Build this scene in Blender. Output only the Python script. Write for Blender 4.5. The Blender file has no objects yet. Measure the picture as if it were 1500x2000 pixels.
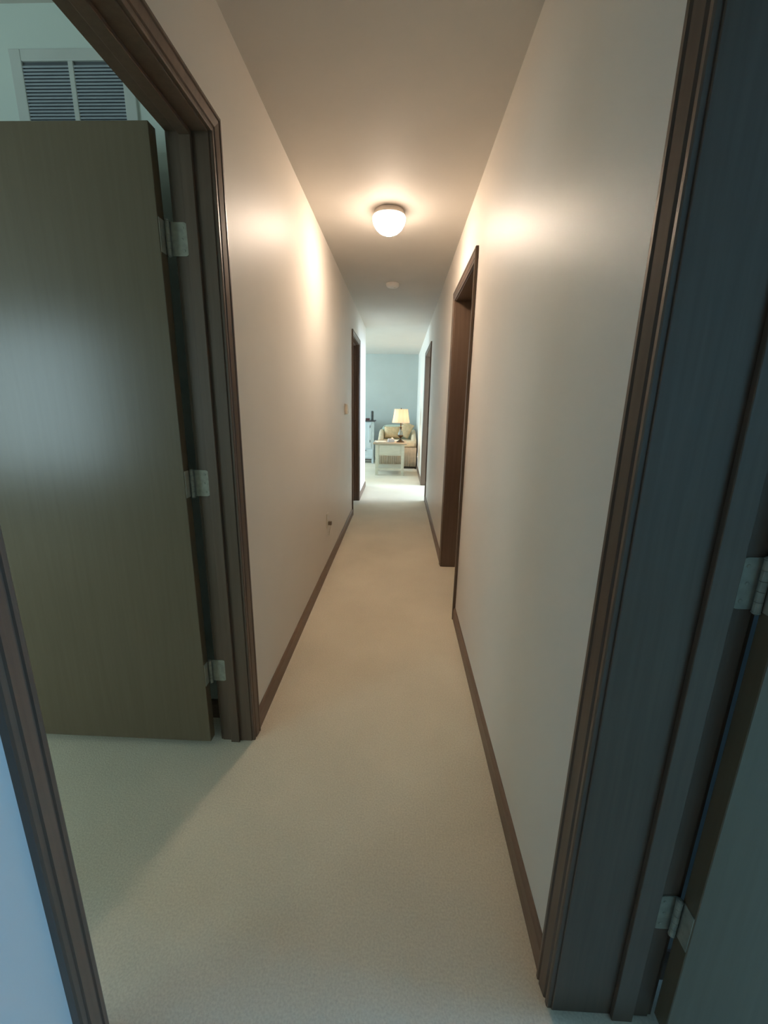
import bpy, bmesh, math, random
from mathutils import Vector, Matrix
random.seed(7)
S = bpy.context.scene
COL = S.collection

# ------------------------------------------------------------------ camera, world, lights, exposure
CAM_F = 819.39            # focal length in pixels of a 1500x2000 frame
PITCH, YAW, ROLL = 0.2513, 0.0349, 0.0180
CAM_LOC = (0.0921, 0.0, 1.3086)
cam_data = bpy.data.cameras.new('camera')
cam = bpy.data.objects.new('camera', cam_data)
COL.objects.link(cam)
cam_data.sensor_fit = 'HORIZONTAL'
cam_data.sensor_width = 36.0
cam_data.lens = CAM_F / 1500.0 * 36.0
cam_data.clip_start = 0.02
cam_data.clip_end = 100
cp, sp = math.cos(PITCH), math.sin(PITCH)
fwd = Vector((-math.sin(YAW) * cp, math.cos(YAW) * cp, -sp))
rt = Vector((math.cos(YAW), math.sin(YAW), 0))
up = rt.cross(fwd)
r2 = rt * math.cos(ROLL) + up * math.sin(ROLL)
u2 = -rt * math.sin(ROLL) + up * math.cos(ROLL)
M = Matrix((r2, u2, -fwd)).transposed().to_4x4()
M.translation = Vector(CAM_LOC)
cam.matrix_world = M
S.camera = cam

S.view_settings.view_transform = 'Standard'
S.view_settings.look = 'None'
S.view_settings.gamma = 1.0
S.view_settings.use_curve_mapping = False
S.view_settings.exposure = 0.0

world = bpy.data.worlds.new('world')
S.world = world
world.use_nodes = True
wn = world.node_tree.nodes
wn['Background'].inputs[0].default_value = (0.45, 0.68, 1.0, 1)
wn['Background'].inputs[1].default_value = 0.75

def area(name, loc, rot, sx, sy, power, color):
    l = bpy.data.lights.new(name, 'AREA')
    l.shape = 'RECTANGLE'; l.size = sx; l.size_y = sy
    l.energy = power; l.color = color
    o = bpy.data.objects.new(name, l); COL.objects.link(o)
    o.location = loc; o.rotation_euler = rot
    return o

PI = math.pi
DAY = (0.42, 0.72, 1.0)
# daylight through the windows of the rooms along the hallway
area('daylight_left_bedroom', (-3.75, -1.72, 1.285), (PI/2, 0, 0), 1.7, 1.53, 64, (0.64, 0.90, 0.97))     # +y
area('daylight_right_bedroom', (4.05, 0.32, 1.40), (0, PI/2, 0), 1.0, 0.62, 98, (0.24, 0.56, 1.0))        # -x
area('daylight_side_room', (4.08, 6.45, 1.35), (0, PI/2, 0), 1.5, 1.9, 275, (0.60, 0.77, 1.0))           # -x
area('daylight_living_room', (-5.08, 8.6, 1.45), (0, -PI/2, 0), 1.5, 2.2, 212, (0.60, 0.83, 1.0))        # +x

DOME_STRENGTH = 33.0
DOME_COLOR = (1.0, 0.795, 0.62)

# ------------------------------------------------------------------ materials
def newmat(name):
    m = bpy.data.materials.new(name); m.use_nodes = True
    nt = m.node_tree
    return m, nt, nt.nodes['Principled BSDF']

def coord(nt, scale=(1, 1, 1)):
    tc = nt.nodes.new('ShaderNodeTexCoord')
    mp = nt.nodes.new('ShaderNodeMapping')
    mp.inputs['Scale'].default_value = scale
    nt.links.new(tc.outputs['Object'], mp.inputs['Vector'])
    return mp.outputs['Vector']

def noise_mix(nt, b, c1, c2, scale, detail=3, mscale=(1, 1, 1), contrast=(0.35, 0.65)):
    v = coord(nt, mscale)
    n = nt.nodes.new('ShaderNodeTexNoise')
    n.inputs['Scale'].default_value = scale; n.inputs['Detail'].default_value = detail
    nt.links.new(v, n.inputs['Vector'])
    r = nt.nodes.new('ShaderNodeValToRGB')
    r.color_ramp.elements[0].position = contrast[0]; r.color_ramp.elements[0].color = (*c1, 1)
    r.color_ramp.elements[1].position = contrast[1]; r.color_ramp.elements[1].color = (*c2, 1)
    nt.links.new(n.outputs['Fac'], r.inputs['Fac'])
    nt.links.new(r.outputs['Color'], b.inputs['Base Color'])
    return n

def bump(nt, b, scale, strength, dist=0.002, mscale=(1, 1, 1), detail=3):
    v = coord(nt, mscale)
    n = nt.nodes.new('ShaderNodeTexNoise')
    n.inputs['Scale'].default_value = scale; n.inputs['Detail'].default_value = detail
    nt.links.new(v, n.inputs['Vector'])
    bp = nt.nodes.new('ShaderNodeBump')
    bp.inputs['Strength'].default_value = strength; bp.inputs['Distance'].default_value = dist
    nt.links.new(n.outputs['Fac'], bp.inputs['Height'])
    nt.links.new(bp.outputs['Normal'], b.inputs['Normal'])

def simple(name, c, rough=0.5, metal=0.0, var=0.06, scale=8, bumps=None, spec=None, mscale=(1, 1, 1)):
    m, nt, b = newmat(name)
    c1 = tuple(max(0, x * (1 - var)) for x in c); c2 = tuple(min(1, x * (1 + var)) for x in c)
    noise_mix(nt, b, c1, c2, scale, mscale=mscale)
    b.inputs['Roughness'].default_value = rough
    b.inputs['Metallic'].default_value = metal
    if spec is not None: b.inputs['Specular IOR Level'].default_value = spec
    if bumps: bump(nt, b, *bumps)
    return m

PAINT = simple('satin_wall_paint', (0.82, 0.765, 0.685), 0.46, var=0.012, scale=3, bumps=(90, 0.10, 0.001), spec=0.28)
PAINT_SIDE = simple('pale_wall_paint', (0.70, 0.77, 0.71), 0.5, var=0.015, scale=3, bumps=(90, 0.12, 0.001))
PAINT_FAR = simple('grey_green_wall_paint', (0.52, 0.56, 0.53), 0.55, var=0.02, scale=3, bumps=(90, 0.12, 0.001))
CEIL = simple('ceiling_paint', (0.68, 0.64, 0.585), 0.7, var=0.015, scale=4, bumps=(120, 0.15, 0.001))

def carpet():
    m, nt, b = newmat('beige_cut_pile_carpet')
    v = coord(nt)
    n1 = nt.nodes.new('ShaderNodeTexNoise'); n1.inputs['Scale'].default_value = 190; n1.inputs['Detail'].default_value = 5
    n2 = nt.nodes.new('ShaderNodeTexNoise'); n2.inputs['Scale'].default_value = 2.3; n2.inputs['Detail'].default_value = 3
    nt.links.new(v, n1.inputs['Vector']); nt.links.new(v, n2.inputs['Vector'])
    a = nt.nodes.new('ShaderNodeMath'); a.operation = 'MULTIPLY_ADD'; a.inputs[1].default_value = 0.35
    nt.links.new(n2.outputs['Fac'], a.inputs[0]); 
    s = nt.nodes.new('ShaderNodeMath'); s.operation = 'MULTIPLY'; s.inputs[1].default_value = 0.65
    nt.links.new(n1.outputs['Fac'], s.inputs[0]); nt.links.new(s.outputs[0], a.inputs[2])
    r = nt.nodes.new('ShaderNodeValToRGB')
    r.color_ramp.elements[0].position = 0.36; r.color_ramp.elements[0].color = (0.70, 0.61, 0.46, 1)
    r.color_ramp.elements[1].position = 0.64; r.color_ramp.elements[1].color = (0.86, 0.77, 0.60, 1)
    nt.links.new(a.outputs[0], r.inputs['Fac']); nt.links.new(r.outputs['Color'], b.inputs['Base Color'])
    b.inputs['Roughness'].default_value = 0.95
    b.inputs['Specular IOR Level'].default_value = 0.1
    b.inputs['Sheen Weight'].default_value = 0.15
    bp = nt.nodes.new('ShaderNodeBump'); bp.inputs['Strength'].default_value = 0.5; bp.inputs['Distance'].default_value = 0.003
    nt.links.new(a.outputs[0], bp.inputs['Height']); nt.links.new(bp.outputs['Normal'], b.inputs['Normal'])
    return m
CARPET = carpet()

def wood(name, c1, c2, rough, mscale=(30, 30, 1.2), spec=0.5, coat=0.0):
    m, nt, b = newmat(name)
    noise_mix(nt, b, c1, c2, 3.0, 6, mscale, (0.3, 0.7))
    b.inputs['Roughness'].default_value = rough
    b.inputs['Specular IOR Level'].default_value = spec
    b.inputs['Coat Weight'].default_value = coat; b.inputs['Coat Roughness'].default_value = 0.2
    bump(nt, b, 3.0, 0.15, 0.0006, mscale, 5)
    return m
TRIM = wood('dark_walnut_stained_trim', (0.125, 0.080, 0.054), (0.155, 0.102, 0.070), 0.36)
TRIM_H = wood('dark_walnut_stained_baseboard', (0.17, 0.105, 0.070), (0.21, 0.135, 0.092), 0.45, (30, 1.2, 30))
LEAF = wood('brown_veneer_door_leaf', (0.152, 0.112, 0.068), (0.167, 0.124, 0.077), 0.25, (22, 22, 1.0))
HINGE = simple('satin_brass_hinge', (0.36, 0.345, 0.27), 0.5, 0.1, var=0.12, scale=60)
BRASS = simple('brass_knob_metal', (0.60, 0.42, 0.18), 0.25, 1.0, var=0.05)
GRILLE = simple('white_enamel_grille', (0.62, 0.64, 0.60), 0.5, var=0.03)
DUCT = simple('dark_duct_metal', (0.10, 0.11, 0.12), 0.7, var=0.1)
PLASTIC = simple('ivory_plastic', (0.78, 0.72, 0.60), 0.35, var=0.02)
PLASTIC_W = simple('white_plastic', (0.86, 0.83, 0.78), 0.4, var=0.02)
PLASTIC_D = simple('dark_brown_plastic', (0.22, 0.17, 0.12), 0.4, var=0.05)
LIGHT_BASE = simple('white_enamel_metal', (0.68, 0.62, 0.56), 0.4, var=0.02)
CREAM = simple('cream_painted_wood', (0.68, 0.65, 0.52), 0.45, var=0.05, scale=6, mscale=(1, 1, 6))
TOPWOOD = wood('weathered_tan_tabletop', (0.36, 0.28, 0.19), (0.50, 0.41, 0.30), 0.4, (1.5, 30, 30))
WHITEP = simple('white_painted_cabinet', (0.66, 0.74, 0.78), 0.45, var=0.03)
DARKTOP = simple('charcoal_cabinet_top', (0.07, 0.065, 0.07), 0.4, var=0.1)
IRON = simple('black_iron_pull', (0.06, 0.06, 0.065), 0.45, 0.6, var=0.1)
FABRIC = simple('cream_slipcover_fabric', (0.74, 0.60, 0.41), 0.9, var=0.05, scale=14, bumps=(160, 0.4, 0.002))
FABRIC_B = simple('pale_seafoam_fabric', (0.56, 0.63, 0.52), 0.9, var=0.05, scale=14, bumps=(160, 0.4, 0.002))
SKIRT = simple('shaded_skirt_fabric', (0.52, 0.42, 0.31), 0.9, var=0.06, scale=14, bumps=(120, 0.4, 0.002))  # darker slipcover: shade below the seat cushion is put into the colour
PILLOW = simple('golden_beige_pillow_fabric', (0.68, 0.50, 0.29), 0.9, var=0.1, scale=18, bumps=(140, 0.5, 0.002))
PILLOW2 = simple('tan_stripe_pillow_fabric', (0.60, 0.45, 0.27), 0.9, var=0.1, scale=18, bumps=(140, 0.5, 0.002))
DARKW = simple('dark_plinth_wood', (0.035, 0.025, 0.015), 0.5, var=0.1)
PAPER = simple('white_paper', (0.80, 0.77, 0.68), 0.7, var=0.02)
BOXM = simple('lavender_grey_card', (0.62, 0.60, 0.62), 0.6, var=0.03)
TISSUE = simple('white_tissue', (0.85, 0.84, 0.80), 0.8, var=0.02)
LAMPMETAL = simple('antique_bronze', (0.10, 0.065, 0.035), 0.35, 0.7, var=0.25, scale=30)
LAMPGLASS = simple('grey_blue_glazed_ceramic', (0.20, 0.24, 0.23), 0.15, 0.0, var=0.15, scale=20)
SPEAKER = simple('black_speaker_cloth', (0.055, 0.06, 0.055), 0.6, var=0.15, scale=40)
REDBOX = simple('dark_red_lacquer', (0.12, 0.035, 0.035), 0.4, var=0.1)
CORD = simple('dark_cord_rubber', (0.05, 0.04, 0.035), 0.6, var=0.1)
WINFRAME = simple('white_window_frame_paint', (0.75, 0.75, 0.73), 0.4, var=0.02)

def glass_mat():
    m, nt, b = newmat('clear_window_glass')
    out = nt.nodes['Material Output']
    t = nt.nodes.new('ShaderNodeBsdfTransparent'); g = nt.nodes.new('ShaderNodeBsdfGlossy')
    g.inputs['Roughness'].default_value = 0.02
    mx = nt.nodes.new('ShaderNodeMixShader'); mx.inputs[0].default_value = 0.06
    nt.links.new(t.outputs[0], mx.inputs[1]); nt.links.new(g.outputs[0], mx.inputs[2])
    nt.links.new(mx.outputs[0], out.inputs['Surface'])
    return m
GLASS = glass_mat()

def emit(name, c, s, base=(0.8, 0.8, 0.8), rough=0.25):
    m, nt, b = newmat(name)
    b.inputs['Base Color'].default_value = (*base, 1)
    b.inputs['Roughness'].default_value = rough
    b.inputs['Emission Color'].default_value = (*c, 1)
    b.inputs['Emission Strength'].default_value = s
    return m
def bowl_mat():
    # opal glass over a bulb that hangs low in the bowl: the bottom glows more than the rim
    m, nt, b = newmat('lit_opal_glass')
    b.inputs['Base Color'].default_value = (.8, .8, .8, 1); b.inputs['Roughness'].default_value = .2
    b.inputs['Emission Color'].default_value = (*DOME_COLOR, 1)
    tc = nt.nodes.new('ShaderNodeTexCoord'); sx = nt.nodes.new('ShaderNodeSeparateXYZ')
    nt.links.new(tc.outputs['Object'], sx.inputs[0])
    mr = nt.nodes.new('ShaderNodeMapRange'); mr.interpolation_type = 'SMOOTHSTEP'
    mr.inputs['From Min'].default_value = -.045; mr.inputs['From Max'].default_value = -.122
    mr.inputs['To Min'].default_value = .35; mr.inputs['To Max'].default_value = 5.6
    nt.links.new(sx.outputs['Z'], mr.inputs['Value'])
    ml = nt.nodes.new('ShaderNodeMath'); ml.operation = 'MULTIPLY'; ml.name = 'bowl_strength'; ml.inputs[1].default_value = DOME_STRENGTH
    nt.links.new(mr.outputs['Result'], ml.inputs[0]); nt.links.new(ml.outputs[0], b.inputs['Emission Strength'])
    return m
BOWL = bowl_mat()
def shade_mat():
    m, nt, b = newmat('lit_pleated_linen_shade')
    b.inputs['Base Color'].default_value = (0.75, 0.6, 0.4, 1)
    b.inputs['Roughness'].default_value = 0.9
    # glow of the bulb inside: strongest at bulb height, falling off towards top and hem
    tc = nt.nodes.new('ShaderNodeTexCoord'); sx = nt.nodes.new('ShaderNodeSeparateXYZ')
    nt.links.new(tc.outputs['Object'], sx.inputs[0])
    r = nt.nodes.new('ShaderNodeValToRGB')
    r.color_ramp.elements[0].position = 0.37; r.color_ramp.elements[0].color = (0.62, 0.40, 0.22, 1)
    r.color_ramp.elements[1].position = 0.61; r.color_ramp.elements[1].color = (0.70, 0.45, 0.22, 1)
    e = r.color_ramp.elements.new(0.50); e.color = (1.0, 0.66, 0.30, 1)
    nt.links.new(sx.outputs['Z'], r.inputs['Fac'])
    nt.links.new(r.outputs['Color'], b.inputs['Emission Color'])
    b.inputs['Emission Strength'].default_value = 0.85
    return m
SHADE = shade_mat()

# ------------------------------------------------------------------ mesh helpers
def link_mesh(name, bm, mat, parent=None, smooth=False, loc=None):
    bmesh.ops.recalc_face_normals(bm, faces=bm.faces)
    me = bpy.data.meshes.new(name); bm.to_mesh(me); bm.free()
    if smooth:
        for p in me.polygons: p.use_smooth = True
    o = bpy.data.objects.new(name, me); COL.objects.link(o)
    if mat: me.materials.append(mat)
    if parent: o.parent = parent
    if loc: o.location = loc
    return o

def add_box(bm, x0, x1, y0, y1, z0, z1, bev=0.0, seg=2):
    r = bmesh.ops.create_cube(bm, size=1)
    vs = r['verts']
    for v in vs:
        v.co = Vector((x0 + (v.co.x + .5) * (x1 - x0), y0 + (v.co.y + .5) * (y1 - y0), z0 + (v.co.z + .5) * (z1 - z0)))
    if bev > 0:
        es = list({e for v in vs for e in v.link_edges})
        bmesh.ops.bevel(bm, geom=es, offset=bev, segments=seg, profile=0.5, affect='EDGES')
    return vs

def box(name, mat, parent, *a, bev=0.0, seg=2, smooth=False):
    bm = bmesh.new(); add_box(bm, *a, bev=bev, seg=seg)
    return link_mesh(name, bm, mat, parent, smooth)

def add_lathe(bm, prof, n=40, cx=0, cy=0, cz=0, closed_top=True, closed_bot=True):
    rings = []
    for r, z in prof:
        rings.append([bm.verts.new((cx + r * math.cos(2 * PI * i / n), cy + r * math.sin(2 * PI * i / n), cz + z)) for i in range(n)])
    for a, b in zip(rings, rings[1:]):
        for i in range(n):
            bm.faces.new((a[i], a[(i + 1) % n], b[(i + 1) % n], b[i]))
    if closed_bot: bm.faces.new(rings[0][::-1])
    if closed_top: bm.faces.new(rings[-1])

def lathe(name, mat, parent, prof, n=40, smooth=True, loc=None, **k):
    bm = bmesh.new(); add_lathe(bm, prof, n, **k)
    o = link_mesh(name, bm, mat, parent, smooth, loc)
    if smooth:
        md = o.modifiers.new('edge', 'EDGE_SPLIT'); md.split_angle = math.radians(40)
    return o

def add_tube(bm, pts, r, n=10):
    pts = [Vector(p) for p in pts]
    rings = []
    for i, p in enumerate(pts):
        t = (pts[min(i + 1, len(pts) - 1)] - pts[max(i - 1, 0)]).normalized()
        a = t.orthogonal().normalized() if i == 0 else (prev - t * prev.dot(t)).normalized()
        prev = a
        b = t.cross(a)
        rings.append([bm.verts.new(p + (a * math.cos(2 * PI * k / n) + b * math.sin(2 * PI * k / n)) * r) for k in range(n)])
    for u, w in zip(rings, rings[1:]):
        for k in range(n):
            bm.faces.new((u[k], u[(k + 1) % n], w[(k + 1) % n], w[k]))
    bm.faces.new(rings[0][::-1]); bm.faces.new(rings[-1])

def struct(o):
    o['kind'] = 'structure'; return o

def empty(name, loc=(0, 0, 0)):
    o = bpy.data.objects.new(name, None); COL.objects.link(o); o.location = loc
    o.empty_display_size = 0.1
    return o

def thing(name, label, cat, loc=(0, 0, 0), rz=0, group=None):
    o = empty(name, loc); o.rotation_euler = (0, 0, rz)
    o['label'] = label; o['category'] = cat
    if group: o['group'] = group
    return o

def tag(o, label, cat, group=None):
    o['label'] = label; o['category'] = cat
    if group: o['group'] = group
    return o

# ------------------------------------------------------------------ room shell
HW = 0.4657               # half width of the hallway
H = 2.415                 # ceiling height
LT = 0.58                 # outer face of left wall
RT = 0.675                # outer face of right wall
TOP = 2.035               # clear height of the doorways
JT = 0.018                # jamb board thickness

def wall(name, axis, p0, p1, a0, a1, holes=(), mat=PAINT, z1=H, split=None):
    """axis 'x': slab between x=p0..p1 running along y=a0..a1; axis 'y': slab between y=p0..p1 along x."""
    bm = bmesh.new()
    def b(u0, u1, z0, zz):
        if u1 - u0 < 1e-4 or zz - z0 < 1e-4: return
        if axis == 'x': add_box(bm, p0, p1, u0, u1, z0, zz)
        else: add_box(bm, u0, u1, p0, p1, z0, zz)
    cur = a0
    for (h0, h1, hz0, hz1) in sorted(holes):
        b(cur, h0, 0, z1); b(h0, h1, 0, hz0); b(h0, h1, hz1, z1); cur = h1
    b(cur, a1, 0, z1)
    return struct(link_mesh(name, bm, mat))

def hole(y0, y1): return (y0 - JT, y1 + JT, 0, TOP + JT)
D1 = (0.540, 1.372)       # left doorway beside the camera
D2 = (-0.185, 0.648)      # right doorway beside the camera
D3 = (2.474, 3.306)       # right doorway in the middle
D4 = (4.950, 5.692)       # left doorway near the end
D5 = (5.790, 6.950)       # right doorway near the end
YB = -1.30                # back end of the hallway
YL = 6.76                 # where the left wall ends at the living room
YF = 10.12                # far wall of the living room

struct(box('floor', CARPET, None, -5.2, 4.2, -2.6, YF + .1, -0.06, 0.0))
struct(box('ceiling', CEIL, None, -5.2, 4.2, -2.6, YF + .1, H, H + 0.06))
wall('wall_left', 'x', -LT, -HW, YB, YL, [hole(*D1), hole(*D4)])
wall('wall_right', 'x', HW, RT, YB, YF, [hole(*D2), hole(*D3), hole(*D5)])
wall('wall_back', 'y', YB - .1, YB, -LT, RT)
wall('wall_far', 'y', YF, YF + .1, -5.2, 4.2, mat=PAINT_FAR)
wall('wall_living_room_front', 'y', YL - .114, YL, -5.1, -LT, mat=PAINT_SIDE)
wall('wall_living_room_left', 'x', -5.2, -5.1, YL - .114, YF, [(7.5, 9.7, 0.7, 2.2)], mat=PAINT_SIDE)
wall('wall_left_bedroom_far', 'y', 1.50, 1.60, -5.1, -LT, mat=PAINT_SIDE)
wall('wall_left_bedroom_back', 'y', -1.70, -1.60, -5.1, -LT, [(-4.6, -2.9, 0.52, 2.05)], mat=PAINT_SIDE)
wall('wall_left_bedroom_side', 'x', -5.2, -5.1, -1.70, 1.60, mat=PAINT_SIDE)
wall('wall_right_bedroom_far', 'y', 0.725, 0.825, RT, 4.1, mat=PAINT_SIDE)
wall('wall_right_bedroom_back', 'y', -2.2, -2.1, RT, 4.1, mat=PAINT_SIDE)
wall('wall_right_bedroom_side', 'x', 4.0, 4.1, -2.2, 4.0, [(-0.02, 0.66, 0.9, 1.9)], mat=PAINT_SIDE)
wall('wall_middle_room_far', 'y', 3.9, 4.0, RT, 4.0, mat=PAINT_SIDE)
wall('wall_small_room_front', 'y', 4.1, 4.2, -3.1, -LT, mat=PAINT_SIDE)
wall('wall_small_room_side', 'x', -3.2, -3.1, 4.1, YL - .114, mat=PAINT_SIDE)
wall('wall_side_room_front', 'y', 4.9, 5.0, RT, 4.1, mat=PAINT_SIDE)
wall('wall_side_room_far', 'y', 8.2, 8.3, RT, 4.1, mat=PAINT_SIDE)
wall('wall_side_room_side', 'x', 4.1, 4.2, 4.9, 8.3, [(5.5, 7.4, 0.6, 2.1)], mat=PAINT_SIDE)

def window(n, axis, p0, p1, a0, a1, z0, z1):
    w = empty('window_%d' % n); struct(w)
    f = 0.05
    bm = bmesh.new()
    def b(u0, u1, za, zb, q0=p0, q1=p1):
        if axis == 'x': add_box(bm, q0, q1, u0, u1, za, zb, bev=0.004)
        else: add_box(bm, u0, u1, q0, q1, za, zb, bev=0.004)
    m = (p0 + p1) / 2
    b(a0, a0 + f, z0, z1); b(a1 - f, a1, z0, z1); b(a0 + f, a1 - f, z0, z0 + f); b(a0 + f, a1 - f, z1 - f, z1)
    b((a0 + a1) / 2 - .015, (a0 + a1) / 2 + .015, z0 + f, z1 - f, m - .015, m + .015)
    link_mesh('window_frame', bm, WINFRAME, w)
    bm = bmesh.new()
    if axis == 'x': add_box(bm, m - .003, m + .003, a0 + f, a1 - f, z0 + f, z1 - f)
    else: add_box(bm, a0 + f, a1 - f, m - .003, m + .003, z0 + f, z1 - f)
    link_mesh('pane', bm, GLASS, w)
window(1, 'y', -1.70, -1.60, -4.6, -2.9, 0.52, 2.05)
window(2, 'x', 4.0, 4.1, -0.02, 0.66, 0.9, 1.9)
window(3, 'x', 4.1, 4.2, 5.5, 7.4, 0.6, 2.1)
window(4, 'x', -5.2, -5.1, 7.5, 9.7, 0.7, 2.2)

# ------------------------------------------------------------------ door frames
PROF = [(0, 0), (0, .009), (.003, .011), (.010, .011), (.012, .008), (.0155, .008), (.018, .012), (.040, .0155),
        (.0425, .0125), (.046, .0125), (.048, .0165), (.055, .0165), (.058, .0135), (.058, 0)]
def casing(parent, face, out, y0, y1):
    """moulded casing on the wall face x=face, projecting in direction out, round the doorway y0..y1"""
    bm = bmesh.new(); rv = 0.004
    y0 -= rv; y1 += rv; t = TOP + rv
    cols = []
    for w, d in PROF:
        x = face + out * d
        cols.append([bm.verts.new(p) for p in ((x, y0 - w, 0), (x, y0 - w, t + w), (x, y1 + w, t + w), (x, y1 + w, 0))])
    for a, b in zip(cols, cols[1:]):
        for i in range(3): bm.faces.new((a[i], a[i + 1], b[i + 1], b[i]))
    a, b = cols[-1], cols[0]
    for i in range(3): bm.faces.new((a[i], a[i + 1], b[i + 1], b[i]))
    bm.faces.new([c[0] for c in cols]); bm.faces.new([c[3] for c in cols][::-1])
    return link_mesh('casing', bm, TRIM, parent)

def uboards(bm, xa, xb, y0, y1, t, th):
    """U of boards whose inner faces are y0, y1 and z=t, thickness th outwards"""
    add_box(bm, xa, xb, y0 - th, y0, 0, t + th, bev=.0012, seg=1)
    add_box(bm, xa, xb, y1, y1 + th, 0, t + th, bev=.0012, seg=1)
    add_box(bm, xa, xb, y0, y1, t, t + th, bev=.0012, seg=1)

def hinge_parts(parent, s, xp, xq, yj, zc, xpin, ypin, leafx):
    """hinge: a plate on the jamb (x=xp..xq at y=yj), barrel and plate on the leaf edge"""
    bm = bmesh.new()
    x0, x1 = sorted((xp, xq)); r = 0.010; hh = 0.0445
    # rounded plate: corners rounded on the side away from the pin
    pts = []
    near = xp; far = xq
    d = 1 if near < far else -1
    pts.append((far, zc - hh)); pts.append((far, zc + hh))
    for k in range(7):
        a = PI / 2 * k / 6
        pts.append((near + d * (r - r * math.sin(a)), zc + hh - r + r * math.cos(a)))
    for k in range(7):
        a = PI / 2 * k / 6
        pts.append((near + d * (r - r * math.cos(a)), zc - hh + r - r * math.sin(a)))
    lo = [bm.verts.new((x, yj, z)) for x, z in pts]; hi = [bm.verts.new((x, yj - .0022, z)) for x, z in pts]
    bm.faces.new(lo); bm.faces.new(hi[::-1])
    for i in range(len(pts)):
        j = (i + 1) % len(pts); bm.faces.new((lo[i], lo[j], hi[j], hi[i]))
    # arm from plate to pin, plate on the leaf edge
    a0, a1 = sorted((far, xpin)); add_box(bm, a0, a1, yj - .0022, yj, zc - hh, zc + hh)
    l0, l1 = sorted((leafx, leafx - s * .0015)); add_box(bm, l0, l1, ypin - .030, ypin - .002, zc - hh, zc + hh)
    h = link_mesh('hinge', bm, HINGE, parent)
    bm = bmesh.new()
    for k in range(5):
        zz = zc - hh + k * 2 * hh / 5
        add_lathe(bm, [(.0062, 0), (.0062, 2 * hh / 5 - .0008)], 16, xpin, ypin, zz)
    add_lathe(bm, [(.003, -.004), (.0068, -.001), (.0068, .001), (.003, .003)], 16, xpin, ypin, zc - hh - .001)
    add_lathe(bm, [(.0068, 0), (.0068, .002), (.003, .005)], 16, xpin, ypin, zc + hh)
    link_mesh('barrel', bm, HINGE, h)
    for (dx, dz) in ((.008, .030), (.012, 0), (.008, -.030)):
        bm = bmesh.new()
        r_ = bmesh.ops.create_uvsphere(bm, u_segments=10, v_segments=6, radius=.0035)
        for v in r_['verts']:
            v.co = Vector((near + d * (dx + .004) + v.co.x, yj - .0022 + v.co.y * .4, zc + dz + v.co.z))
        link_mesh('screw', bm, HINGE, h)

def door(n, s, x_out, dd, stop=None, leaf=True, knob=True, lgap=.030):
    """s=-1 left wall, +1 right wall; hall face at s*HW; outer face at s*x_out; far jamb hinged, swings out of the hall"""
    y0, y1 = dd
    D = empty('door_%d' % n); struct(D)
    xa, xb = sorted((s * (HW - .0005), s * (x_out + .0005)))
    bm = bmesh.new(); uboards(bm, xa, xb, y0, y1, TOP, JT)
    link_mesh('jamb', bm, TRIM, D)
    s0 = x_out - .036 - .035; s1 = x_out - .036
    if stop: s0, s1 = stop
    q0, q1 = sorted((s * s0, s * s1))
    bm = bmesh.new(); th = .011
    add_box(bm, q0, q1, y0, y0 + th, 0, TOP - th, bev=.0015); add_box(bm, q0, q1, y1 - th, y1, 0, TOP - th, bev=.0015)
    add_box(bm, q0, q1, y0, y1, TOP - th, TOP, bev=.0015)
    link_mesh('stop', bm, TRIM, D)
    casing(D, s * HW, -s, y0, y1)
    casing(D, s * x_out, s, y0, y1)
    if leaf:
        xl = x_out + lgap; w = (y1 - y0) - .006
        ly1 = y1 - .006; ly0 = ly1 - .036
        l0, l1 = sorted((s * xl, s * (xl + w)))
        lf = box('door_leaf', LEAF, D, l0, l1, ly0, ly1, .028, TOP + .004, bev=.0015, seg=1)
        lf['label'] = 'brown veneer door leaf standing open into the side room'
        for zc in (.318, 1.040, 1.768):
            hinge_parts(D, s, s * (s1 + .002), s * (x_out - .001), y1 - .0002, zc, s * (x_out + lgap - .009), y1 - .010, s * xl)
        if knob:
            bm = bmesh.new(); xk = s * (xl + w - .07)
            for sg, yy in ((-1, ly0), (1, ly1)):
                prof = [(.030, 0), (.030, .004), (.012, .008), (.010, .028), (.024, .036), (.027, .048), (.022, .058), (.008, .062)]
                m_ = bmesh.new(); add_lathe(m_, prof, 24)
                for v in m_.verts:
                    v.co = Vector((xk + v.co.x, yy + sg * v.co.z, .93 + v.co.y))
                me = bpy.data.meshes.new('t'); m_.to_mesh(me); m_.free(); bm.from_mesh(me); bpy.data.meshes.remove(me)
            link_mesh('knob', bm, BRASS, lf, True)
    return D
door(1, -1, LT, D1, stop=(.512, .545))
door(2, 1, RT, D2, stop=(.592, .636), lgap=.006)
door(3, 1, RT, D3)
door(4, -1, LT, D4)
door(5, 1, RT, D5, leaf=False)

# ------------------------------------------------------------------ baseboards
def baseboard(name, axis, face, out, segs, hgt=.083, th=.012, z0=0):
    bm = bmesh.new()
    for a0, a1 in segs:
        prof = [(0, 0), (th, 0), (th, hgt - .018), (th - .003, hgt - .010), (th - .006, hgt - .002), (th - .007, hgt), (0, hgt)]
        ends = []
        for a in (a0, a1):
            ring = []
            for d, z in prof:
                p = face + out * d
                ring.append(bm.verts.new((p, a, z) if axis == 'x' else (a, p, z)))
            ends.append(ring)
        for i in range(len(prof)):
            j = (i + 1) % len(prof); bm.faces.new((ends[0][i], ends[0][j], ends[1][j], ends[1][i]))
        bm.faces.new(ends[0][::-1]); bm.faces.new(ends[1])
    return struct(link_mesh(name, bm, TRIM_H))
c = .062
baseboard('baseboard_left', 'x', -HW, 1, [(YB, D1[0] - c), (D1[1] + c, D4[0] - c), (D4[1] + c, YL)])
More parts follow.
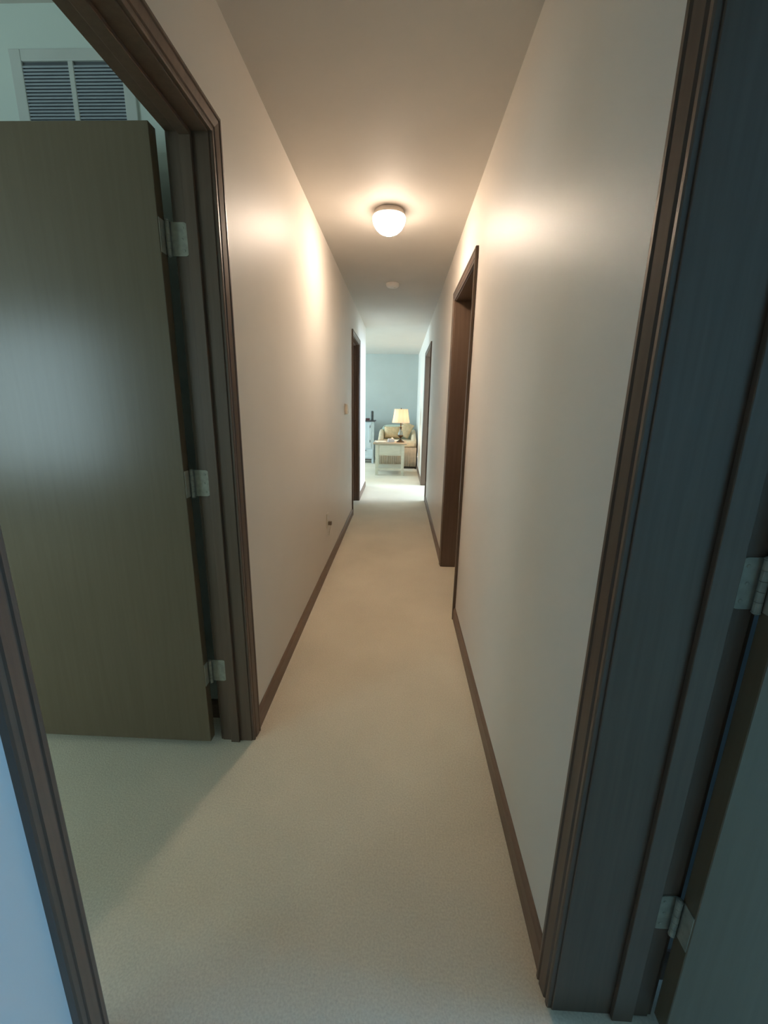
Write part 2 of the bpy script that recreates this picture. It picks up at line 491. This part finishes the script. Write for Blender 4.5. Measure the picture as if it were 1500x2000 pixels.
baseboard('baseboard_right', 'x', HW, -1, [(YB, D2[0] - c), (D2[1] + c, D3[0] - c), (D3[1] + c, D5[0] - c), (D5[1] + c, YF)])
baseboard('baseboard_back', 'y', YB, 1, [(-HW + .012, HW - .012)])
baseboard('baseboard_far', 'y', YF, -1, [(-5.1, HW - .012)])
baseboard('baseboard_living_room_front', 'y', YL, 1, [(-5.1, -HW)])
baseboard('baseboard_left_bedroom', 'y', 1.50, -1, [(-5.1, -LT - .02)])
baseboard('baseboard_right_bedroom', 'y', 0.725, -1, [(RT + .02, 4.0)])

# ------------------------------------------------------------------ ceiling light
t = thing('ceiling_light', 'lit opal glass dome light on the hallway ceiling', 'ceiling light', (-0.008, 2.835, H))
lathe('base_ring', LIGHT_BASE, t, [(.080, 0), (.086, -.004), (.088, -.018), (.094, -.024), (.096, -.032), (.070, -.034)][::-1], 48)
lathe('glass_bowl', BOWL, t, [(.002, -.128), (.030, -.125), (.055, -.114), (.076, -.096), (.091, -.072), (.098, -.050), (.098, -.040), (.092, -.033)], 48)

# smoke detector
t = thing('smoke_detector', 'small round white smoke detector on the ceiling beyond the dome light', 'smoke detector', (-.017, 4.38, H))
lathe('housing', PLASTIC_W, t, [(.020, -.034), (.048, -.032), (.060, -.022), (.064, -.008), (.064, 0)], 40)
lathe('test_button', PLASTIC, t, [(.008, -.037), (.011, -.035), (.011, -.032)], 20, cx=.02)

# ------------------------------------------------------------------ things on the left wall
t = thing('thermostat', 'small ivory thermostat box on the left wall before the far doorway', 'thermostat', (-HW, 4.33, 1.255))
box('backplate', PLASTIC, t, 0, .005, -.062, .062, -.055, .055, bev=.002)
box('cover', PLASTIC, t, .005, .028, -.056, .056, -.049, .049, bev=.004, smooth=False)
box('highlight_strip', PLASTIC_W, t, .028, .031, .012, .048, -.038, .030, bev=.0012)  # whiter strip standing in for the highlight on the shiny cover

t = thing('wall_outlet', 'ivory electrical outlet low on the left hallway wall', 'outlet', (-HW, 3.165, .415))
box('cover_plate', PLASTIC, t, 0, .006, -.036, .036, -.058, .058, bev=.002)
box('receptacle', PLASTIC_W, t, .006, .0085, -.017, .017, .006, .034, bev=.0015)
box('receptacle', PLASTIC_W, t, .006, .0085, -.017, .017, -.034, -.006, bev=.0015)
t = thing('plug_adapter', 'small dark plug pushed into the outlet on the left hallway wall', 'plug', (-HW + .0086, 3.165, .395))
box('plug_body', PLASTIC_D, t, 0, .028, -.015, .015, -.016, .014, bev=.004)
bm = bmesh.new(); add_tube(bm, [(.020, 0, -.014), (.019, 0, -.03), (.012, -.003, -.06), (.006, -.004, -.10)], .0022, 8)
link_mesh('cord_stub', bm, PLASTIC, t, True)

# return air grille on the left bedroom wall above the open door leaf
t = thing('return_air_grille', 'white two-section louvred air return grille above the open left door', 'air grille', (-0.910, 1.50, 2.12))
gx0, gx1, gz0, gz1 = -.185, .185, -.18, .185
bm = bmesh.new()
add_box(bm, gx0, gx0 + .035, -.008, 0, gz0, gz1, bev=.002); add_box(bm, gx1 - .035, gx1, -.008, 0, gz0, gz1, bev=.002)
add_box(bm, gx0 + .035, gx1 - .035, -.008, 0, gz1 - .030, gz1, bev=.002); add_box(bm, gx0 + .035, gx1 - .035, -.008, 0, gz0, gz0 + .030, bev=.002)
add_box(bm, -.010, .006, -.008, 0, gz0 + .03, gz1 - .03, bev=.002)
link_mesh('frame', bm, GRILLE, t)
box('duct_backing', DUCT, t, gx0 + .03, gx1 - .03, -.0015, -.0005, gz0 + .025, gz1 - .025)
GS = simple('grey_louvre_metal', (0.36, 0.40, 0.44), 0.5, var=0.05)
def louvers(xa, xb):
    bm = bmesh.new()
    z = gz0 + .034
    while z < gz1 - .034:
        vs = add_box(bm, xa, xb, -.0065, -.0015, z, z + .005)
        for v in vs:
            if v.co.y < -.004: v.co.z -= .004
        z += .0085
    o = link_mesh('louvres', bm, GS, t); o['label'] = 'grey blue louvre slats'
louvers(gx0 + .035, -.010); louvers(.006, gx1 - .035)
for sx in (gx0 + .015, gx1 - .017):
    bm = bmesh.new()
    r_ = bmesh.ops.create_uvsphere(bm, u_segments=10, v_segments=6, radius=.005)
    for v in r_['verts']: v.co = Vector((sx + v.co.x, -.008 + v.co.y * .4, .0 + v.co.z))
    link_mesh('screw', bm, DUCT, t)

# ------------------------------------------------------------------ end table
TZ = .610
t = thing('end_table', 'cream painted end table with tan wooden top and lower shelf', 'table', (-.095, 7.90, 0))
tw = .315
def part(name, mat, x0, x1, y0, y1, z0, z1, bev=.003, par=None, **k):
    return box(name, mat, par or t, x0, x1, y0, y1, z0, z1, bev=bev, **k)
part('tabletop', TOPWOOD, -tw, tw, -.03, .63, TZ - .028, TZ, bev=.007)
for (lx, ly) in ((-.27, .0), (.22, .0), (-.27, .54), (.22, .54)):
    bm = bmesh.new(); vs = add_box(bm, lx - .005, lx + .052, ly, ly + .055, 0, TZ - .028, bev=.003)
    for v in bm.verts:
        if v.co.z < .3:
            k_ = .88 + .12 * v.co.z / .3; v.co.x = (lx + .0235) + (v.co.x - lx - .0235) * k_; v.co.y = (ly + .0275) + (v.co.y - ly - .0275) * k_
    link_mesh('leg', bm, CREAM, t)
part('apron', CREAM, -.222, .218, .006, .028, .375, TZ - .028)
part('apron', CREAM, -.222, .218, .567, .589, .375, TZ - .028)
part('apron', CREAM, -.268, -.246, .055, .54, .375, TZ - .028)
part('apron', CREAM, .242, .264, .055, .54, .375, TZ - .028)
dr = part('drawer_front', CREAM, -.195, .19, -.004, .006, .40, TZ - .045)
part('shelf', CREAM, -.224, .222, .01, .585, .105, .135)

# table lamp
t = thing('table_lamp', 'lit table lamp with bronze baluster base and cream bell shade', 'lamp', (.098, 8.12, TZ))
lathe('base', LAMPMETAL, t, [(.078, 0), (.078, .010), (.066, .018), (.052, .026), (.040, .036), (.026, .046), (.016, .060), (.014, .075), (.020, .088), (.036, .100), (.054, .118), (.056, .128), (.050, .136)], 40)
lathe('body', LAMPGLASS, t, [(.044, .136), (.046, .150), (.043, .170), (.035, .196), (.026, .222), (.021, .240)], 40)
lathe('neck', LAMPMETAL, t, [(.021, .240), (.019, .262), (.020, .275), (.028, .283), (.028, .289), (.012, .294), (.012, .345), (.016, .350), (.016, .385), (.010, .39)], 32)
bm = bmesh.new(); add_tube(bm, [(.010, -.004, .335), (.030, -.008, .337), (.034, -.008, .337)], .003, 8)
r_ = bmesh.ops.create_uvsphere(bm, u_segments=12, v_segments=8, radius=.009)
for v in r_['verts']: v.co += Vector((.040, -.009, .337))
link_mesh('switch_knob', bm, LAMPMETAL, t, True)
# shade: six-panel bell with piping
bm = bmesh.new(); NP = 48; rings = []
for k in range(9):
    f = k / 8.0; z = .366 + .250 * f
    rr = .166 + (.126 - .166) * f - .004 * math.sin(PI * f)
    ring = []
    for i in range(NP):
        a = 2 * PI * i / NP
        ring.append(bm.verts.new((rr * (1 + .012 * math.cos(6 * a)) * math.cos(a), rr * (1 + .012 * math.cos(6 * a)) * math.sin(a), z)))
    rings.append(ring)
for a, b in zip(rings, rings[1:]):
    for i in range(NP): bm.faces.new((a[i], a[(i + 1) % NP], b[(i + 1) % NP], b[i]))
sh = link_mesh('lamp_shade', bm, SHADE, t, True)
md = sh.modifiers.new('thick', 'SOLIDIFY'); md.thickness = .003
PIPING = emit('lit_shade_piping', (1.0, .52, .28), .55, (.6, .4, .25), .9)
for i in range(12):
    a = 2 * PI * (i + .5) / 12
    bm = bmesh.new()
    pts = []
    for k in range(9):
        f = k / 8.0; rr = (.166 + (.126 - .166) * f - .004 * math.sin(PI * f)) * (1 + .012 * math.cos(6 * a)) + .0015
        pts.append((rr * math.cos(a), rr * math.sin(a), .366 + .250 * f))
    add_tube(bm, pts, .0016, 6)
    link_mesh('piping', bm, PIPING, sh, True)
lathe('harp', LAMPMETAL, t, [(.004, .385), (.004, .60), (.009, .612), (.011, .622), (.006, .634), (.002, .640)], 16)
bl = bpy.data.lights.new('bulb', 'POINT'); bl.energy = 10; bl.color = (1, .66, .36); bl.shadow_soft_size = .03
bo = bpy.data.objects.new('bulb', bl); COL.objects.link(bo); bo.location = (.098, 8.12, TZ + .47)

# papers and tissue box on the table
def paper(loc, rz, label, n=1):
    bm = bmesh.new()
    for i in range(n):
        a = random.uniform(-.12, .12)
        m_ = bmesh.new(); add_box(m_, -.10, .10, -.13, .13, i * .0022, i * .0022 + .0018)
        bmesh.ops.rotate(m_, verts=m_.verts, cent=(0, 0, 0), matrix=Matrix.Rotation(a, 3, 'Z'))
        me = bpy.data.meshes.new('t'); m_.to_mesh(me); m_.free(); bm.from_mesh(me); bpy.data.meshes.remove(me)
    o = link_mesh('magazine', bm, PAPER); o.location = loc; o.rotation_euler = (0, 0, rz)
    tag(o, label, 'magazine', 'magazines on the end table')
paper((-.27, 8.14, TZ), .35, 'white magazine lying at the left front of the end table top', 4)
paper((.02, 8.42, TZ), -.5, 'white magazine lying at the back of the end table behind the lamp and tissue box', 3)
t = thing('tissue_box', 'pale grey tissue box left of the lamp on the end table', 'tissue box', (-.080, 8.10, TZ), .12)
box('carton', BOXM, t, -.058, .058, -.055, .055, 0, .062, bev=.003)
bm = bmesh.new()
for a, hh in ((.3, .030), (1.5, .026), (2.5, .022)):
    n = 7; lo = []; hi = []
    for i in range(n):
        f = i / (n - 1) - .5
        x = f * .05; y = .008 * math.sin(f * 9 + a * 3)
        ca, sa = math.cos(a), math.sin(a)
        lo.append(bm.verts.new((x * .5 * ca - y * sa, x * .5 * sa + y * ca, .060)))
        hi.append(bm.verts.new((x * ca - y * 1.6 * sa + .02, x * sa + y * 1.6 * ca, .062 + hh * (1 - 1.4 * abs(f)))))
    for i in range(n - 1): bm.faces.new((lo[i], lo[i + 1], hi[i + 1], hi[i]))
o = link_mesh('tissue', bm, TISSUE, t, True); md = o.modifiers.new('s', 'SOLIDIFY'); md.thickness = .0012

# ------------------------------------------------------------------ armchair in the far corner
t = thing('armchair', 'cream slipcovered armchair in the far right corner behind the end table', 'armchair', (0.03, 8.84, 0))
box('plinth', DARKW, t, -.40, .40, .0, .86, 0, .045, bev=.004)
bm = bmesh.new(); NS = 60
rows = []
for z in (.045, .16, .30, .44):
    row = []
    for i in range(NS + 1):
        x = -.41 + .82 * i / NS
        amp = .010 * (1 - (z - .045) / .42)
        row.append(bm.verts.new((x, -.005 + amp * math.sin(i * 1.9) , z)))
    rows.append(row)
for a, b in zip(rows, rows[1:]):
    for i in range(NS): bm.faces.new((a[i], a[i + 1], b[i + 1], b[i]))
o = link_mesh('skirt', bm, SKIRT, t, True); md = o.modifiers.new('s', 'SOLIDIFY'); md.thickness = .012; md.offset = 1
box('seat_base', SKIRT, t, -.405, .405, .012, .88, .045, .43, bev=.02)
def soft(name, mat, parent, x0, x1, y0, y1, z0, z1, puff=.03, bev=.04, rot=None, n=8, label=None):
    bm = bmesh.new(); r = bmesh.ops.create_cube(bm, size=2)
    bmesh.ops.subdivide_edges(bm, edges=bm.edges, cuts=n, use_grid_fill=True)
    hx, hy, hz = (x1 - x0) / 2, (y1 - y0) / 2, (z1 - z0) / 2
    for v in bm.verts:
        p = v.co.copy(); q = Vector((abs(p.x) ** 1, abs(p.y), abs(p.z)))
        l = (abs(p.x) ** 5 + abs(p.y) ** 5 + abs(p.z) ** 5) ** (1 / 5)
        p = p / l
        v.co = Vector((p.x * hx, p.y * hy, p.z * hz))
    if rot is not None: bmesh.ops.rotate(bm, verts=bm.verts, cent=(0, 0, 0), matrix=rot)
    bmesh.ops.translate(bm, verts=bm.verts, vec=((x0 + x1) / 2, (y0 + y1) / 2, (z0 + z1) / 2))
    o = link_mesh(name, bm, mat, parent, True)
    md = o.modifiers.new('sub', 'SUBSURF'); md.levels = 1; md.render_levels = 1
    return o
soft('seat_cushion', FABRIC, t, -.412, .412, -.02, .66, .43, .575)
def arm(sx):
    bm = bmesh.new()
    # swept rolled arm: cross-section in x-z, height grows to the back
    secs = []
    for k in range(9):
        f = k / 8.0; y = .10 + .68 * f; top = .60 + .17 * min(1, f * 1.5)
        ring = []
        for i in range(20):
            a = 2 * PI * i / 20
            cx = sx * .352; rx = .056; rz = (top - .40) / 2; cz = (top + .40) / 2
            pw = .6
            ring.append(bm.verts.new((cx + rx * math.copysign(abs(math.cos(a)) ** pw, math.cos(a)), y, cz + rz * math.copysign(abs(math.sin(a)) ** pw, math.sin(a)))))
        secs.append(ring)
    for a, b in zip(secs, secs[1:]):
        for i in range(20): bm.faces.new((a[i], a[(i + 1) % 20], b[(i + 1) % 20], b[i]))
    bm.faces.new(secs[0]); bm.faces.new(secs[-1][::-1])
    link_mesh('armrest', bm, FABRIC, t, True)
arm(-1); arm(1)
soft('backrest', FABRIC_B, t, -.36, .36, .66, .90, .42, .87, rot=Matrix.Rotation(-.10, 3, 'X'))
# pillows
def pillow(name, mat, loc, rot, w, h, d, label):
    bm = bmesh.new(); N = 14; g = {}
    for s_ in (-1, 1):
        for i in range(N + 1):
            for j in range(N + 1):
                u, v = -1 + 2 * i / N, -1 + 2 * j / N
                e = max(0, (1 - u ** 4) * (1 - v ** 4)) ** .55
                pin = 1 - .06 * (1 - abs(u)) * 0 - .05 * (1 - u * u) * abs(v) * 0
                if s_ == 1 and (i in (0, N) or j in (0, N)): g[(s_, i, j)] = g[(-1, i, j)]; continue
                g[(s_, i, j)] = bm.verts.new((u * w / 2 * (1 - .05 * (1 - v * v)), s_ * d / 2 * e, v * h / 2 * (1 - .05 * (1 - u * u))))
    for s_ in (-1, 1):
        for i in range(N):
            for j in range(N):
                bm.faces.new((g[(s_, i, j)], g[(s_, i + 1, j)], g[(s_, i + 1, j + 1)], g[(s_, i, j + 1)]))
    o = link_mesh(name, bm, mat, None, True)
    o.location = loc; o.rotation_euler = rot
    tag(o, label, 'cushion', 'throw pillows on the armchair')
pillow('throw_pillow', PILLOW, (-.082, 9.36, .715), (-.35, 0, .05), .36, .27, .13, 'wide golden beige throw pillow at the left of the armchair, left of the lamp')
pillow('throw_pillow', PILLOW2, (.212, 9.25, .780), (-.30, .42, -.20), .25, .33, .12, 'tan throw pillow tilted against the right armrest, right of the lamp')

# ------------------------------------------------------------------ cabinet
t = thing('cabinet', 'white cabinet with dark top against the far living room wall', 'cabinet', (-.80, 9.50, 0))
box('body', WHITEP, t, -.30, .30, .012, .42, .10, .93, bev=.003)
box('top', DARKTOP, t, -.325, .325, -.015, .44, .93, .955, bev=.004)
for x in (-.30, .255):
    for y in (.012, .375): box('leg', WHITEP, t, x, x + .045, y, y + .045, 0, .10, bev=.002)
def cdoor(x0, x1, hs):
    d = box('cabinet_door', WHITEP, t, x0, x1, -.006, .012, .335, .915, bev=.003)
    bm = bmesh.new(); n = 4
    for i in range(n):
        a = x0 + .03 + (x1 - x0 - .06) * i / n; b = x0 + .03 + (x1 - x0 - .06) * (i + 1) / n
        add_box(bm, a + .002, b - .002, -.012, -.006, .365, .885, bev=.002)
    link_mesh('bead_panel', bm, WHITEP, d)
    for z in (.50, .82):
        xx = x0 + .03 if hs < 0 else x1 - .03
        box('door_hinge', IRON, d, xx - .006, xx + .006, -.018, -.012, z - .028, z + .028, bev=.002)
cdoor(-.285, -.005, -1); cdoor(.005, .245, 1)
d = box('drawer', WHITEP, t, -.285, .285, -.006, .012, .125, .315, bev=.003)
bm = bmesh.new(); add_box(bm, -.06, .14, -.030, -.020, .290, .302, bev=.002)
for x in (-.05, .13): add_box(bm, x - .005, x + .005, -.022, -.006, .291, .301)
link_mesh('drawer_pull', bm, IRON, d)

t = thing('speaker', 'slim black upright speaker on the white cabinet top', 'speaker', (-.545, 9.60, .955))
box('base', SPEAKER, t, -.032, .032, -.04, .04, 0, .012, bev=.003)
lathe('housing', SPEAKER, t, [(.028, .012), (.029, .02), (.029, .185), (.026, .20), (.012, .206)], 28)
bm = bmesh.new(); add_lathe(bm, [(.0295, .09), (.0302, .094), (.0302, .100), (.0295, .104)], 28, closed_top=False, closed_bot=False)
link_mesh('band', bm, IRON, t, True)
t = thing('trinket_box', 'small dark red box on the cabinet top left of the speaker', 'box', (-.645, 9.60, .955))
box('box_body', REDBOX, t, -.045, .045, -.03, .03, 0, .032, bev=.003)
box('lid', REDBOX, t, -.047, .047, -.032, .032, .033, .046, bev=.004)

# outlet with a cord on the right living room wall
t = thing('wall_outlet', 'white outlet low on the right living room wall beside the armchair', 'outlet', (HW, 8.76, .285))
box('cover_plate', PLASTIC_W, t, -.006, 0, -.036, .036, -.058, .058, bev=.002)
box('receptacle', PLASTIC, t, -.0085, -.006, -.017, .017, .006, .034, bev=.0015)
box('receptacle', PLASTIC, t, -.0085, -.006, -.017, .017, -.034, -.006, bev=.0015)
bm = bmesh.new()
add_box(bm, HW - .028, HW - .0086, 8.748, 8.772, .253, .277, bev=.004)
add_tube(bm, [(HW - .020, 8.76, .256), (HW - .021, 8.76, .20), (HW - .022, 8.765, .12), (HW - .022, 8.77, .04), (HW - .030, 8.775, .006), (HW - .05, 8.80, .004)], .004, 8)
o = link_mesh('power_cord', bm, CORD, None, True)
tag(o, 'dark power cord hanging from the outlet beside the armchair', 'cord')
